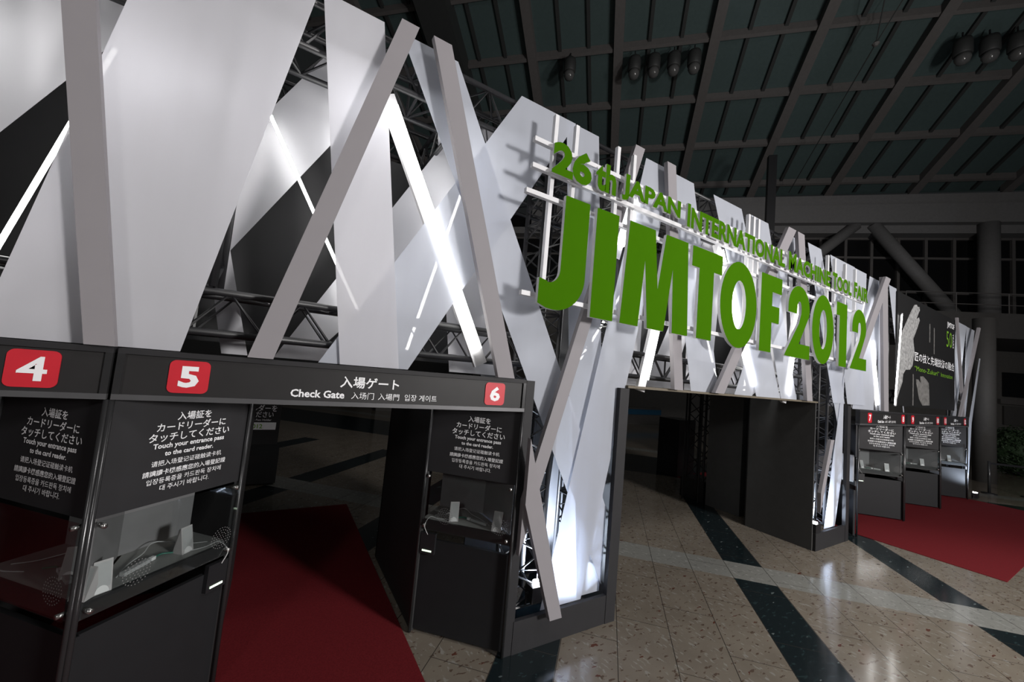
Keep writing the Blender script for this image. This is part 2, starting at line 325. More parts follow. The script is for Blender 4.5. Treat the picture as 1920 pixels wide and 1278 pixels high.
TUBES = [
    ('thin', 3.3, 'long light tube slanting beside the wide upright plank at the left', [-1.082, 4.158], [-1.461, 2.536]),
    ('thin', 3.46, 'long light tube passing behind the plank above number 5', [-0.258, 4.161], [0.646, 2.577]),
    ('fat', 3.03, 'widest batten light slanting down between two planks above number 6', [0.528, 4.345], [1.445, 2.557]),
    ('thin', 3.46, 'light tube slanting left behind the widest batten light', [1.322, 4.034], [0.963, 2.468]),
    ('fat', 3.03, 'batten light under the letter M of the sign', [3.93, 4.021], [3.568, 2.449]),
    ('fat', 3.03, 'batten light crossing behind the large letter O', [4.883, 4.25], [5.812, 2.51]),
    ('thin', 3.4, 'light tube between the letters M and T above the truss', [5.153, 3.376], [5.531, 2.598]),
    ('fat', 3.03, 'batten light behind the first digit 2 of the sign', [7.116, 3.987], [6.795, 2.437]),
    ('thin', 3.3, 'light tube glowing through the sheets beneath the letter I', [3.449, 3.508], [2.833, 2.593]),
    ('fat', 3.03, 'short batten light beside the letter J of the word JAPAN', [3.188, 4.425], [3.041, 3.867]),
    ('thin', 3.3, 'short light tube standing on the truss under the batten behind the letter O', [6.151, 2.689], [6.113, 2.426]),
    ('thin', 3.1, 'light tube just left of the end of the word FAIR and the last digit', [10.017, 4.468], [9.64, 3.587]),
    ('fat', 3.03, 'slanting light tube beside the upright sheet left of the black poster', [10.157, 3.646], [10.501, 2.399]),
    ('thin', 2.88, 'light strip along the left edge of the black poster', [11.3, 4.352], [10.964, 2.433]),
]
HANDS = [('large hand','ph1',[(11.38, 3.93), (11.56, 4.1), (12.0, 4.52), (12.25, 4.73), (12.42, 4.76), (12.48, 4.72), (12.6, 4.74), (12.63, 4.66), (12.4, 4.43), (12.58, 4.49), (12.63, 4.42), (12.41, 4.16), (12.19, 3.94), (12.29, 3.65), (12.16, 3.33), (11.99, 3.23), (11.72, 3.21), (11.57, 3.1), (11.52, 2.92), (11.35, 2.73), (11.23, 2.57), (11.19, 2.41), (11.1, 2.41), (11.26, 3.26), (11.32, 3.58)]),
    ('lower hand','ph2',[(12.42, 3.05), (12.57, 3.05), (12.75, 2.98), (12.71, 3.13), (12.92, 3.15), (13.17, 3.08), (13.33, 3.02), (13.37, 2.84), (13.41, 2.49), (12.88, 2.47), (12.64, 2.61), (12.54, 2.8), (12.45, 2.94)])]

# ------------------------------------------------------------------ floor, ceiling, far hall
s2 = .70710678
def UV(u, v, z=0): return Vector((s2*(u-v), s2*(u+v), z))
struct(MB().add([(-8, -12, 0), (60, -12, 0), (60, 40, 0), (-8, 40, 0)], [(0, 1, 2, 3)]).build('floor', FLOOR))
TAN = math.tan(math.radians(21.5))
def roof_z(u): return 14.4+(26-u)*TAN
def roof(): 
    mb = MB()
    u0, u1, v0, v1 = 2, 26.4, -30, 16
    vs = [UV(u, v, roof_z(u)+.42+h) for u, v in ((u0, v0), (u1, v0), (u1, v1), (u0, v1)) for h in (0, .1)]
    mb.add(vs, [(0, 2, 4, 6), (7, 5, 3, 1), (0, 1, 3, 2), (2, 3, 5, 4), (4, 5, 7, 6), (6, 7, 1, 0)])
    struct(mb.build('ceiling', M['glassroof']))
    nrm = Vector((TAN*s2, TAN*s2, 1)).normalized()
    sl = lambda u, v, h: UV(u, v, roof_z(u)+h)
    k = 0
    for i in range(-6, 4):
        v = .65+4.135*i; wide = (i == 2)
        k += 1
        mb = MB(); w, lo = (.75, -.55) if wide else (.21, 0)
        pts = [sl(u, v+e*w, h) for u in (u0, u1-.3) for e in (-1, 1) for h in (lo, .42)]
        mb.add(pts, [(0, 1, 3, 2), (4, 6, 7, 5), (0, 4, 5, 1), (2, 3, 7, 6), (0, 2, 6, 4), (1, 5, 7, 3)])
        struct(mb.build('trim_%d' % k, M['mull'] if wide else M['beam']))
        for e in (1.38, 2.76):
            k += 1; mb = MB()
            pts = [sl(u, v+e+d*.075, h) for u in (u0, u1-.3) for d in (-1, 1) for h in (.27, .42)]
            mb.add(pts, [(0, 1, 3, 2), (4, 6, 7, 5), (0, 4, 5, 1), (2, 3, 7, 6), (0, 2, 6, 4), (1, 5, 7, 3)])
            struct(mb.build('trim_%d' % k, M['mull']))
    for j in range(-5, 4):
        u = 17.6+2.56*j; k += 1; mb = MB()
        for a, c, h0 in ((-.07, .07, .10), (.10, .16, .22)):
            pts = [sl(u+d, v, h) for v in (v0, v1) for d in (a, c) for h in (h0, .40)]
            mb.add(pts, [(0, 1, 3, 2), (4, 6, 7, 5), (0, 4, 5, 1), (2, 3, 7, 6), (0, 2, 6, 4), (1, 5, 7, 3)])
        struct(mb.build('trim_%d' % k, M['beam']))
roof()
def UVbox(u0, u1, v0, v1, z0, z1, mb=None):
    mb = mb or MB()
    vs = [UV(u, v, z) for u in (u0, u1) for v in (v0, v1) for z in (z0, z1)]
    return mb.add(vs, [(0, 1, 3, 2), (4, 6, 7, 5), (0, 4, 5, 1), (2, 3, 7, 6), (0, 2, 6, 4), (1, 5, 7, 3)])
# main girder with its row of vents, and the glazed upper wall
g = thing('roof_girder', UV(26, -15, 12.66), 'long pale girder carrying the foot of the glass roof', 'girder')
UVbox(25.75, 26.6, -32, 6, 12.66, 13.72).build('lower_flange', M['girder'], g)
UVbox(26.0, 26.6, -32, 6, 13.72, 14.4).build('upper_web', M['girder'], g)
mb = MB()
for i in range(46):
    v = 4-.76*i; UVbox(25.985, 26.02, v-.13, v+.13, 13.72, 13.80, mb)
mb.build('vent_slots', M['void'], g)
wall = UVbox(27.1, 27.3, -34, 10, 7.0, 13.9).build('wall_far', M['void']); struct(wall)
struct(UVbox(26.2, 27.1, -34, 10, 12.2, 12.66).build('trim_101', M['girder']))
mb = MB()
for i in range(26): UVbox(26.95, 27.12, 6-1.31*i-.85-.07, 6-1.31*i-.85+.07, 7.2, 12.7, mb)
for z in (11.0, 9.0, 12.15): UVbox(26.97, 27.1, -34, 10, z-.06, z+.06, mb)
struct(mb.build('window_1', M['beam']))
struct(UVbox(27.1, 27.4, -34, 12, 0, 7.0).build('wall_lower', M['wall']))
for n, (v0, v1, z0, z1) in enumerate(((-24, -20.6, 3.45, 4.75), (-24, -20.6, 1.95, 2.95))):
    struct(UVbox(26.98, 27.1, v0, v1, z0, z1).build('window_%d' % (n+2), M['void'] if n == 0 else M['slab']))
struct(UVbox(26.9, 27.1, -24, -20.4, 3.05, 3.3).build('trim_102', M['beam']))
struct(UVbox(22.5, 27.1, -32, -12.6, 5.9, 7.05).build('trim_103', M['slab']))          # balcony slab
def strut(a, b, r, label):
    tag(MB().tube([a, b], r, 20).build('steel_strut', M['girder'], None, True), label, 'strut', 'inclined struts under the roof girder')
strut(UV(26.2, -13.3, 12.7), UV(26.2, -9.6, 9.2), .3, 'shorter tubular strut leaning left under the roof girder')
strut(UV(26.2, -14.1, 12.7), UV(26.2, -18.3, 7.05), .33, 'long tubular strut leaning right from girder to balcony')
tag(MB().tube([UV(26, -19.25, 7.05), UV(26, -19.25, 12.66)], .42, 24).build('round_column', M['girder'], None, True), 'round pale column standing on the balcony under the girder', 'column', 'round columns')
tag(MB().lathe([(.29, 0), (.29, 5.9)], (22.1, 3.42, 0), 28).build('round_column', M['slab'], None, True), 'dark round column on the floor beyond the last counter', 'column', 'round columns')
rl = thing('balcony_railing', UV(23.3, -18, 7.05), 'thin metal railing along the balcony below the windows', 'railing')
mb = MB()
for z in (7.6, 8.15): mb.tube([UV(23.3, -30, z), UV(23.3, -14, z)], .025, 6)
mb.build('rail', M['beam'], rl)
for i in range(9): MB().tube([UV(23.3, -30+2*i, 7.05), UV(23.3, -30+2*i, 8.15)], .025, 6).build('railing_post', M['beam'], rl)

# lamps hanging from the roof
def pendant(u, v, label):
    z = roof_z(u)+.1; c = UV(u, v, 0)
    t = thing('pendant_lamp', (c.x, c.y, z-1.5), label, 'lamp', 'pendant lamps under the roof')
    MB().tube([(c.x, c.y, z), (c.x, c.y, z-.35)], .03, 6).build('hanger', M['black'], t)
    MB().lathe([(.05, -.3), (.26, -.34), (.29, -.5), (.29, -.95), (.24, -1.0)], (c.x, c.y, z), 18).build('housing', M['mull'], t, True)
    MB().lathe([(.25, -1.0), (.25, -1.15), (.18, -1.3), (.05, -1.36)], (c.x, c.y, z), 18).build('lens', M['lampglass'], t, True)
for k, nm in enumerate(('leftmost', 'second from the left', 'third from the left', 'rightmost')):
    pendant(17.72, -.12-.86*k, 'pendant lamp, %s of the four hanging together above the sign' % nm)
pendant(17.5, 2.87, 'pendant lamp hanging alone under the roof left of the four')
for k, nm in enumerate(('leftmost', 'middle', 'rightmost')):
    pendant(18.3, -12.75-.86*k, 'pendant lamp, %s of the three at the top right' % nm)
rod = thing('tie_rods', UV(20, -11, 14.5), 'thin crossing steel tie rods with a node under the glass roof', 'tie rod')
node = UV(17.3, -9.3, 16.6)
for a in (UV(13.5, -8, 18.6), UV(13.5, -9.9, 18.8), UV(24.6, -9.2, 14.0)): MB().tube([a, node], .022, 6).build('rod', M['mull'], rod)
MB().lathe([(.05, -.1), (.13, 0), (.05, .1)], node, 10).build('node', M['beam'], rod)
tag(UVbox(20, 20.25, -6.95, -6.6, 9.6, 13.7).build('hanging_banner_box', M['black']), 'narrow black box hanging upright from the roof above the sign', 'banner')

# inner hall beyond the gates
struct(box('wall_back', (-10, 26, 0), (24, 26.3, 12), M['dark']))
tag(box('barrier', (10.5, 16.0, 0), (20.5, 16.35, .95), M['wall']), 'low pale barrier seen through the wide passage under the sign', 'barrier')
tag(box('blue_strip', (10.5, 15.96, .55), (20.5, 15.995, .85), M['blue']), 'blue strip along the front of the low pale barrier', 'strip')
tag(box('wall_pillar', (4.2, 19, 0), (5.0, 19.8, 5), M['wall']), 'pale square pillar far inside seen through gate 5', 'pillar')
tag(box('flight_case', (9.45, 6.75, 0), (10.15, 7.4, 1.5), M['black']), 'tall black case standing on the floor inside the wide passage', 'case')
tag(box('storage_wall', (7.98, 4.3, 0), (9.2, 5.0, 2.32), M['sidewall']), 'black panel wall standing behind the far pillar', 'panel')
tw = thing('truss_tower', (8.3, 5.35, 0), 'black lattice tower on a floor box inside the wide passage', 'tower')
box('base_box', (8.05, 5.1, 0), (8.65, 5.65, .42), M['black'], tw)
for x, y in ((8.1, 5.15), (8.5, 5.15), (8.1, 5.55), (8.5, 5.55)): MB().tube([(x, y, .42), (x, y, 4.4)], .025, 8).build('leg', M['black'], tw)
mb = MB()
for k in range(14):
    z = .42+.28*k; s = k % 2
    for a, c in (((8.1, 5.15), (8.5, 5.15)), ((8.5, 5.15), (8.5, 5.55)), ((8.1, 5.55), (8.5, 5.55)), ((8.1, 5.15), (8.1, 5.55))):
        if s: a, c = c, a
        mb.tube([a+(z,), c+(z+.28,)], .011, 5, False)
mb.build('lattice', M['black'], tw)
tw2 = thing('tripod_stand', (8.0, 5.5, 0), 'two thin black uprights beside the lattice tower inside', 'stand')
MB().tube([(7.85, 5.45, 0), (7.85, 5.45, 2.6)], .02, 6).build('upright', M['rig'], tw2)
MB().tube([(7.95, 5.15, 0), (7.95, 5.15, 2.6)], .02, 6).build('upright', M['rig'], tw2)

kx = thing('pass_holder_stand', (-.3, 8.6, 0), 'black stand with white strip reading 2012 behind gate 5', 'stand')
box('back_panel', (-1.2, 8.5, 0), (.18, 8.6, 1.75), M['dark'], kx)
box('white_strip', (-.95, 8.485, .93), (.12, 8.499, 1.06), M['text'], kx)
MB().prism([(8.5, .66), (8.2, .52), (8.2, .04), (8.5, .04)], lambda a, b, d: (d, a, b), -1.2, .22).build('holder_bin', M['dark'], kx)
wf = wall_frame(8.483)
for row in (('ルダーを', -.30, 1.27, .13, .01, 'LEFT', .8), ('ださい', -.22, 1.16, .12, .01, 'LEFT', .8), ('Entrance Pass Holder', -.40, 1.09, .05, .01, 'LEFT', 1)): letters([row], wf, 'text_line', M['text'], kx)
letters([('2012', -.30, .955, .105, .02, 'LEFT', 1)], wf, 'green_lettering', M['limetext'], kx)

# topiary and belt barrier at the right
tp = thing('topiary_ball', (27, 3.2, 0), 'large dark green ball topiary at the right edge of the hall', 'plant')
random.seed(3); mb = MB(); c = Vector((27, 3.2, .95))
for i in range(1500):
    z = random.uniform(-1, 1); a = random.uniform(0, 6.283); n = Vector((math.cos(a)*math.sqrt(1-z*z), math.sin(a)*math.sqrt(1-z*z), z))
    p = c+n*random.uniform(.9, 1.12); t = n.orthogonal().normalized(); t.rotate(Matrix.Rotation(random.uniform(0, 6.28), 3, n)); b = n.cross(t)
    mb.add([p-t*.07, p+b*.04+n*.03, p+t*.07, p-b*.04+n*.03], [(0, 1, 2, 3)])
mb.build('foliage', M['leaf'], tp)
MB().lathe([(.9*math.sin(math.pi*i/10)+.001, -.9*math.cos(math.pi*i/10)) for i in range(11)], c, 20).build('crown', M['leaf'], tp, True)
MB().lathe([(.35, 0), (.45, .3)], (27, 3.2, 0), 18).build('pot', M['black'], tp, True)
bb = thing('belt_barrier', (19.05, 2.85, 0), 'black belt stretched between two slim posts by the topiary', 'barrier')
for x, y in ((19.05, 2.85), (19.95, 2.2)):
    p = MB().tube([(x, y, .02), (x, y, .98)], .035, 10).build('post', M['post'], bb, True)
    MB().lathe([(.17, 0), (.17, .02), (.05, .04)], (x, y, 0), 16).build('foot', M['black'], bb, True)
MB().bar((19.05, 2.85, .92), (19.95, 2.2, .90), .01, .06).build('belt', M['black'], bb)

# ------------------------------------------------------------------ carpets
tag(box('red_carpet', (-7, 1.25, 0), (1.24, 6.9, .008), M['carpet']), 'red carpet running through gate 5 at the left', 'carpet', 'red carpets at the gates')
tag(box('red_carpet', (9.45, 1.25, 0), (17, 6.9, .008), M['carpet']), 'red carpet in front of the far counters at the right', 'carpet', 'red carpets at the gates')

# ------------------------------------------------------------------ gate wall: planks, sheets, tubes, trusses, backing
for layer, y, label, poly in STRIPS:
    fn = lambda a, b, d: (a, d, b)
    if layer == 'B':
        tag(MB().prism(poly, fn, y-.015, y+.035).build('plank', M['plank']), label, 'plank', 'grey planks on the gate wall')
    elif layer == 'F':
        tag(MB().prism(poly, fn, y, y+.003).build('translucent_sheet', M['sheet' if poly[0][0] < .3 else 'thin']), label, 'sheet', 'translucent front sheets')
    else:
        sh = tag(MB().prism(poly, fn, y, y+.003).build('rear_sheet', M['rear']), label, 'sheet', 'white rear sheets')
        if poly[0][1] > 4.8:
            for t in (.2, .8):
                x = poly[0][0]+(poly[1][0]-poly[0][0])*t
                MB().bar((x, 3.385, 4.872), (x, y+.002, 4.872), .012).build('hanger', M['black'], sh)
for kind, y, label, a, b in TUBES:
    p, q = Vector((a[0], y, a[1])), Vector((b[0], y, b[1])); d = (q-p).normalized()
    root = thing('light_tube' if kind == 'thin' else 'batten_light', q, label, 'light', 'light tubes inside the gate wall')
    if kind == 'thin':
        MB().tube([p, q], .013, 10).build('tube', M['tube'], root, True)
        MB().tube([p-d*.03, p], .016, 10).build('end_cap', M['white'], root)
        MB().tube([q, q+d*.03], .016, 10).build('end_cap', M['white'], root)
        if y > 3.35:
            for e in (p-d*.015, q+d*.015): MB().bar(e, e+Vector((0, .145, 0)), .012).build('bracket', M['white'], root)
    else:
        MB().bar(p-Vector((0, .012, 0)), q-Vector((0, .012, 0)), .085, .035, (0, 1, 0)).build('diffuser', M['fat'], root)
        MB().bar(p-d*.1+Vector((0, .03, 0)), q+d*.14+Vector((0, .03, 0)), .12, .04, (0, 1, 0)).build('batten', M['white'], root)
for x0, x1, nm in ((-4.2, 1.95, 'above gates 5 and 6'), (1.95, 8.9, 'behind the sign'), (8.9, 17.9, 'above the far gates')):
    n = max(4, int((x1-x0)/.4))
    truss((x0, 3.22, 4.70), (x1, 3.22, 4.70), .34, (0, 0, 1), 'black top truss running along the gate wall '+nm, 'top trusses', n)
    truss((x0, 4.3, 4.70), (x1, 4.3, 4.70), .34, (0, 0, 1), 'black rear truss running parallel behind the wall '+nm, 'rear trusses', n)
for x0, x1, nm in ((-4.2, 1.95, 'above gates 5 and 6'), (3.12, 7.62, 'under the sign'), (8.75, 16.6, 'above the far gates')):
    truss((x0, 3.22, 2.60), (x1, 3.22, 2.60), .26, (0, 0, 1), 'black lower truss running along the gate wall '+nm, 'lower trusses', int((x1-x0)/.4), side=.3)
for i, x in enumerate((-2.6, -.55, 1.2)):
    truss((x, 3.4, 4.55), (x, 4.15, 4.55), .25, (0, 0, 1), 'short black cross truss, %s over the left gates' % ('first', 'second', 'third')[i], 'cross trusses', 2)
for x, z0, nm in ((-.55, 2.76, 'above the number 5 plate'), (2.2, .27, 'at the left of the near pillar'), (2.9, .27, 'at the right of the near pillar'),
                  (7.85, .27, 'at the left of the far pillar'), (8.5, .27, 'at the right of the far pillar'), (11.05, 2.76, 'left of the poster'), (17.35, .27, 'in the tower at the end')):
    truss((x, 3.22, z0), (x, 3.22, 4.50), .3, (1, 0, 0), 'black upright lattice tower standing '+nm, 'upright lattice towers', int((4.55-z0)/.3))
for x0, x1, nm in ((-4.2, 1.9, 'above gates 5 and 6'), (3.0, 8.0, 'behind the sign'), (8.0, 11.4, 'left of the poster'), (15.5, 17.4, 'behind the end tower')):
    tag(box('backing_panel', (x0, 3.9, 2.42), (x1, 3.93, 4.36), M['cloth']), 'black backing panel '+nm, 'panel', 'black backing panels')

# pillars
def pillar(x0, x1, strip, label):
    r = thing('pillar_base', (x0, 2.94, 0), label, 'base', 'dark bases of the two pillars')
    box('plinth', (x0, 2.905, 0), (x1, 2.945, .27), M['panel'], r)
    a, b = (x1, x1+.13) if strip > 0 else (x0-.13, x0)
    box('corner_board', (x1, 2.9, 0), (x1+.13, 2.95, 2.33), M['panel'], r)
    box('side_panel', (x0-.02 if strip < 0 else x1+.11, 2.95, 0), (x0 if strip < 0 else x1+.13, 3.98, 2.33), M['sidewall'], r)
    if strip > 0: box('corner_board', (x0-.075, 2.91, 0), (x0+.01, 2.945, 2.33), M['panel'], r)
    box('rear_panel', (x0, 3.985, 0), (x1+.13, 4.01, 2.33), M['dark'], r)
    return r
pillar(1.99, 3.07, 1, 'dark plinth and panels of the near pillar standing on the floor')
pillar(7.62, 8.72, -1, 'dark plinth and panels of the far pillar beside the dark side wall')
box_ = box('header_beam', (3.2, 2.92, 2.335), (7.6, 3.5, 2.36), M['ply']); tag(box_, 'thin wooden board across the wide passage under the sign', 'board')
def floodlight(x, y, z, tgt, label, power, by=3.32):
    r = thing('floodlight', (x, y, z), label, 'floodlight', 'floodlights at the pillar feet')
    MB().box((x-.09, y-.02, z-.07), (x+.09, y+.1, z+.07)).build('housing', M['black'], r)
    MB().lathe([(.04, 0), (.045, .012)], (x, y+.04, z+.075), 16).build('lens', M['flood'], r)
    MB().tube([(x-.11, y+.05, z-.1), (x-.11, y+.05, z), (x+.11, y+.05, z), (x+.11, y+.05, z-.1)], .01, 6).build('bracket', M['black'], r)
    lamp('SPOT', 'floodlight_beam', (tgt[0]-.3, by, .36), tgt, power, .05, (.72, .83, 1), cone=2.7, blend=.6)
floodlight(2.30, 2.99, .40, (2.75, 2.97, 1.3), 'floodlight glaring at the foot of the near pillar', 160)
floodlight(7.72, 2.93, .34, (8.35, 2.97, 1.1), 'floodlight glaring at the corner of the far pillar', 160)
floodlight(17.15, 2.78, .12, (17.0, 2.9, 2.6), 'floodlight at the foot of the end tower', 150, 2.45)

# headers over the gates
def fitted(s, x0, x1, zmid, wt):
    e = text_extent(s, 1, wt); k = (x1-x0)/(e[1]-e[0])
    return (s, x0-e[0]*k, zmid-(e[2]+e[3])/2*k, k, wt, 'LEFT', 1)
def header(x0, x1, plates, label, dz=0.0, tx=None):
    r = thing('gate_header', (x0, 2.9, 2.057+dz), label, 'header', 'header boards over the gates')
    box('board', (x0+.03, 2.9, 2.087+dz), (x1-.03, 2.945, 2.305+dz), M['header'], r)
    box('top_rail', (x0, 2.885, 2.305+dz), (x1, 2.95, 2.335+dz), M['panel'], r)
    box('bottom_rail', (x0, 2.885, 2.057+dz), (x1, 2.95, 2.087+dz), M['rail'], r)
    for x in (x0+.015, x1-.015): box('end_post', (x-.015, 2.885, 2.087+dz), (x+.015, 2.95, 2.305+dz), M['post'], r)
    for n, cx in plates:
        zc = 2.198+dz
        pl = MB().prism(rrect(cx, zc, .186, .186, .03), lambda a, b, d: (a, d, b), 2.893, 2.899).build('number_plate', M['red'], r)
        wt = .02 if n == '4' else .038; lo = text_extent(n, .2, wt); k = .122/(lo[3]-lo[2]); sx = min(1.25, .155/((lo[1]-lo[0])*k))
        letters([(n, cx-(lo[0]+lo[1])/2*k*sx, zc-.061-lo[2]*k,   .2*k, wt, 'LEFT', sx)], wall_frame(2.891), 'digits', M['text'], pl)
    if tx is not None:
        for row in (fitted('入場ゲート', tx-.20, tx+.20, 2.223+dz, .018), fitted('Check Gate', tx-.49, tx-.165, 2.134+dz, .026), fitted('入场门', tx-.12, tx+.03, 2.133+dz, .0),
                    fitted('入場門', tx+.06, tx+.21, 2.133+dz, .0), fitted('입장 게이트', tx+.25, tx+.50, 2.134+dz, .0)):
            letters([row], wall_frame(2.897), 'text_line', M['text'], r)
header(-3.48, -.752, (('4', -1.035),), 'dark header board at the left edge ending with red number 4 plate')
header(-.735, 1.895, (('5', -.4225), ('6', 1.593)), 'dark header board with red plates 5 and 6 over the near gate', 0, .587)
header(9.20, 11.70, (('7', 9.70), ('8', 11.52)), 'dark header board with red plates 7 and 8 beside the far pillar', -.06, 10.6)
header(11.73, 14.26, (('9', 12.14), ('10', 13.98)), 'dark header board with red plates 9 and 10 beneath the poster', -.06, 13.1)
header(14.29, 16.86, (('11', 14.62), ('12', 16.5)), 'dark header board with red plates 11 and 12 farthest from the camera', -.06, 15.6)

# counters with card readers
PANEL_TEXT = (('入場証を', .213, 1.935, .013), ('カードリーダーに', .43, 1.873, .013), ('タッチしてください', .50, 1.812, .013), ('Touch your entrance pass', .44, 1.757, .026), ('to the card reader.', .30, 1.713, .026),
              ('请把入场登记证碰触读卡机', .43, 1.657, .004), ('請讓讀卡機感應您的入場登記證', .506, 1.602, .008), ('입장등록증을 카드판독 장치에', .455, 1.552, .002), ('대 주시기 바랍니다.', .30, 1.506, .002))
PANEL_ROWS = [fitted(t, .465-wd/2, .465+wd/2, z, wt) for t, wd, z, wt in PANEL_TEXT]
def row_mesh(row):
    o = letters([row], Matrix.Identity(4), 'text_line', M['text'], None); me = o.data
    me.transform(Matrix.Translation(o.location)); bpy.data.objects.remove(o); return me
PANEL_MESHES = [row_mesh(r_) for r_ in PANEL_ROWS]
def curve_pts(ps, n=8):
    out = []
    P = [Vector(p) for p in ps]; P = [P[0]*2-P[1]]+P+[P[-1]*2-P[-2]]
    for i in range(1, len(P)-2):
        for k in range(n):
            t = k/n; a, b, c, d = P[i-1:i+3]
            out.append(.5*((2*b)+(c-a)*t+(2*a-5*b+4*c-d)*t*t+(3*b-a-3*c+d)*t**3))
    return out+[P[-2]]
def counter(xa, kind, label, where, speakers=(), extras=True, top=2.055):
    """xa: x of the front corner; kind 'L' looks to the left, 'R' to the right"""
    w = .86; A = Vector((xa, 2.915, 0)); 
    if kind == 'L':
        fr = frame(A+Vector((-w*s2, w*s2, 0)), (s2, -s2, 0), (s2, s2, 0), (0, 0, 1))
        far = lambda x: w-x
    else:
        fr = frame(A, (s2, s2, 0), (-s2, s2, 0), (0, 0, 1))
        far = lambda x: x
    # local: x along the face left to right, y into the counter, z up
    r = thing('card_reader_counter', A, label, 'counter', 'check-in counters with card readers')
    ap = 0 if kind == 'R' else w; pa = w-ap                # local x of the front corner / of the passage end
    box('lower_panel', (.0, .015, .03), (w, .045, .82), M['lower'], r, fr)
    box('text_panel', (0, .0, 1.42), (w, .03, top), M['panel'], r, fr)
    tri = [(ap, .03), (pa, .03), (pa, w-.03)]
    if kind == 'L': tri = [(w-.05, .03), (0, .03), (0, w-.06)]
    else: tri = [(.05, .03), (w, .03), (w, w-.06)]
    MB().prism(tri, lambda a, b, d: fr @ Vector((a, b, d)), .955, .985).build('shelf', M['shelf'], r)
    box('shelf_edge', (.0, .005, .90), (w, .03, .985), M['dark'], r, fr)
    MB().prism(tri, lambda a, b, d: fr @ Vector((a, b, d)), 1.44, 1.46).build('soffit', M['dark'], r)
    # rear wall of the niche and the diagonal divider
    dpt = .40
    a, b = (0, w-dpt) if kind == 'L' else (dpt, w)
    box('niche_back', (a, dpt, .985), (b, dpt+.02, 1.44), M['niche'], r, fr)
    p0, p1 = ((w-.03, .03), (w-dpt, dpt)) if kind == 'L' else ((.03, .03), (dpt, dpt))
    MB().prism([p0, p1, (p1[0], p1[1]+.02), (p0[0], p0[1]+.02)], lambda a, b, d: fr @ Vector((a, b, d)), .985, 1.44).build('divider', M['niche'], r)
    xb = (fr @ Vector((pa, 0, 0))).x; sgn = 1 if kind == 'L' else -1
    box('passage_wall', (min(xb, xb+.03*sgn), A.y+w*s2, .009), (max(xb, xb+.03*sgn), 5.0, top), M['dark'], r)
    box('rear_wall', (min(xb, xa), 4.97, .009), (max(xb, xa), 5.0, top), M['dark'], r)
    for x in (0, w):
        c = fr @ Vector((x, -.012, .009)); MB().tube([c, c+Vector((0, 0, top-.009))], .015, 8).build('corner_post', M['post'], r, True)
    box('window', (.015, -.035, .925), (w-.015, -.03, 1.415), M['acrylic'], r, fr)
    for x in (.045, w-.045):
        for z in (.95, 1.385):
            MB().tube([fr @ Vector((x, -.045, z)), fr @ Vector((x, .0, z))], .013, 12).build('standoff', M['steel'], r, True)
    for cx in (.24, w-.115):
        mb = MB()
        for ring, cnt in ((0, 1), (.017, 6), (.034, 12), (.051, 18), (.068, 24)):
            for k in range(cnt):
                t = 2*math.pi*k/max(1, cnt); x, z = cx+ring*math.cos(t), 1.06+ring*math.sin(t)
                if abs(x-w/2) > w/2-.03: continue
                q = [fr @ Vector((x+.0035*math.cos(h*1.0472), -.0365, z+.0035*math.sin(h*1.0472))) for h in range(6)]
                mb.add(q, [tuple(range(6))])
        mb.build('speaker_holes', M['dots'], r)
    # card reader under the shelf at the passage end
    cx = pa+(-.09 if pa > 0 else .09)
    rd = box('card_reader', (cx-.07, -.02, .70), (cx+.07, .014, .88), M['black'], r, fr)
    box('status_light', (cx-.045, -.024, .722), (cx+.045, -.02, .736), M['led'], rd, fr)
    # printed text
    tf = fr @ frame((0, 0, 0), (1, 0, 0), (0, 0, 1), (0, -1, 0)); tf.translation = fr @ Vector((0, -.003, 0))
    for me in PANEL_MESHES:
        o = bpy.data.objects.new('text_line', me); COL.objects.link(o); o.parent = r
        m = tf.copy(); m.translation = tf.translation-r.location; o.matrix_local = m
    # loose things on the shelf
    k = 0
    for sx_, sy_, rot, slabel in speakers:
        o = fr @ Vector((sx_, sy_, .985)); sp = thing('desktop_speaker', o, slabel, 'speaker', 'small desktop speakers')
        loc = fr.to_3x3() @ Matrix.Rotation(rot, 3, 'Z'); L = lambda x, y, z_: o+loc @ Vector((x, y, z_))
        mb = MB()
        f0 = [(-.042, -.03, .0), (.042, -.03, .0), (.046, .01, .165), (-.036, .01, .165)]; b0 = [(-.035, .05, 0), (.035, .05, 0), (.03, .035, .15), (-.025, .035, .15)]
        mb.add([L(*p) for p in f0+b0], [(0, 1, 2, 3), (7, 6, 5, 4), (0, 4, 5, 1), (1, 5, 6, 2), (2, 6, 7, 3), (3, 7, 4, 0)]); mb.build('body', M['speaker'], sp)
        g = lambda x, z_: L(x, -.0315+.04*z_/.165, z_)
        MB().add([g(-.034+.007*0, .03), g(.036, .03), g(.040, .155), g(-.031, .155)], [(0, 1, 2, 3)]).build('grille', M['cable'], sp)
        mb = MB(); arc = [(.03*math.cos(math.pi*i/10), .004+.036*math.sin(math.pi*i/10)) for i in range(11)]
        mb.add([L(x, -.033+.04*z_/.165, z_) for x, z_ in arc], [tuple(range(11))]); mb.build('badge', M['badge'], sp)
    if extras:
        S = lambda x, y, z_: fr @ Vector((x, y, .985+z_))
        q = (lambda x: x) if kind == 'R' else (lambda x: w-x)
        tag(MB().tube(curve_pts([S(q(.25), .13, .006), S(q(.36), .22, .01), S(q(.47), .27, .02), S(q(.58), .33, .04), S(q(.70), .2, .01), S(q(.78), .12, .006)]), .0035, 5).build('white_cable', M['cable']), 'white speaker cable curling across the shelf '+where, 'cable', 'white cables on the shelves')
        tag(MB().tube(curve_pts([S(q(.62), .10, .005), S(q(.72), .06, .006), S(q(.79), .03, .02), S(q(.80), -.05, -.03), S(q(.76), -.055, -.1)]), .003, 5).build('loose_cable', M['cable']), 'thin white cable looping off the shelf '+where, 'cable', 'loose cable loops')
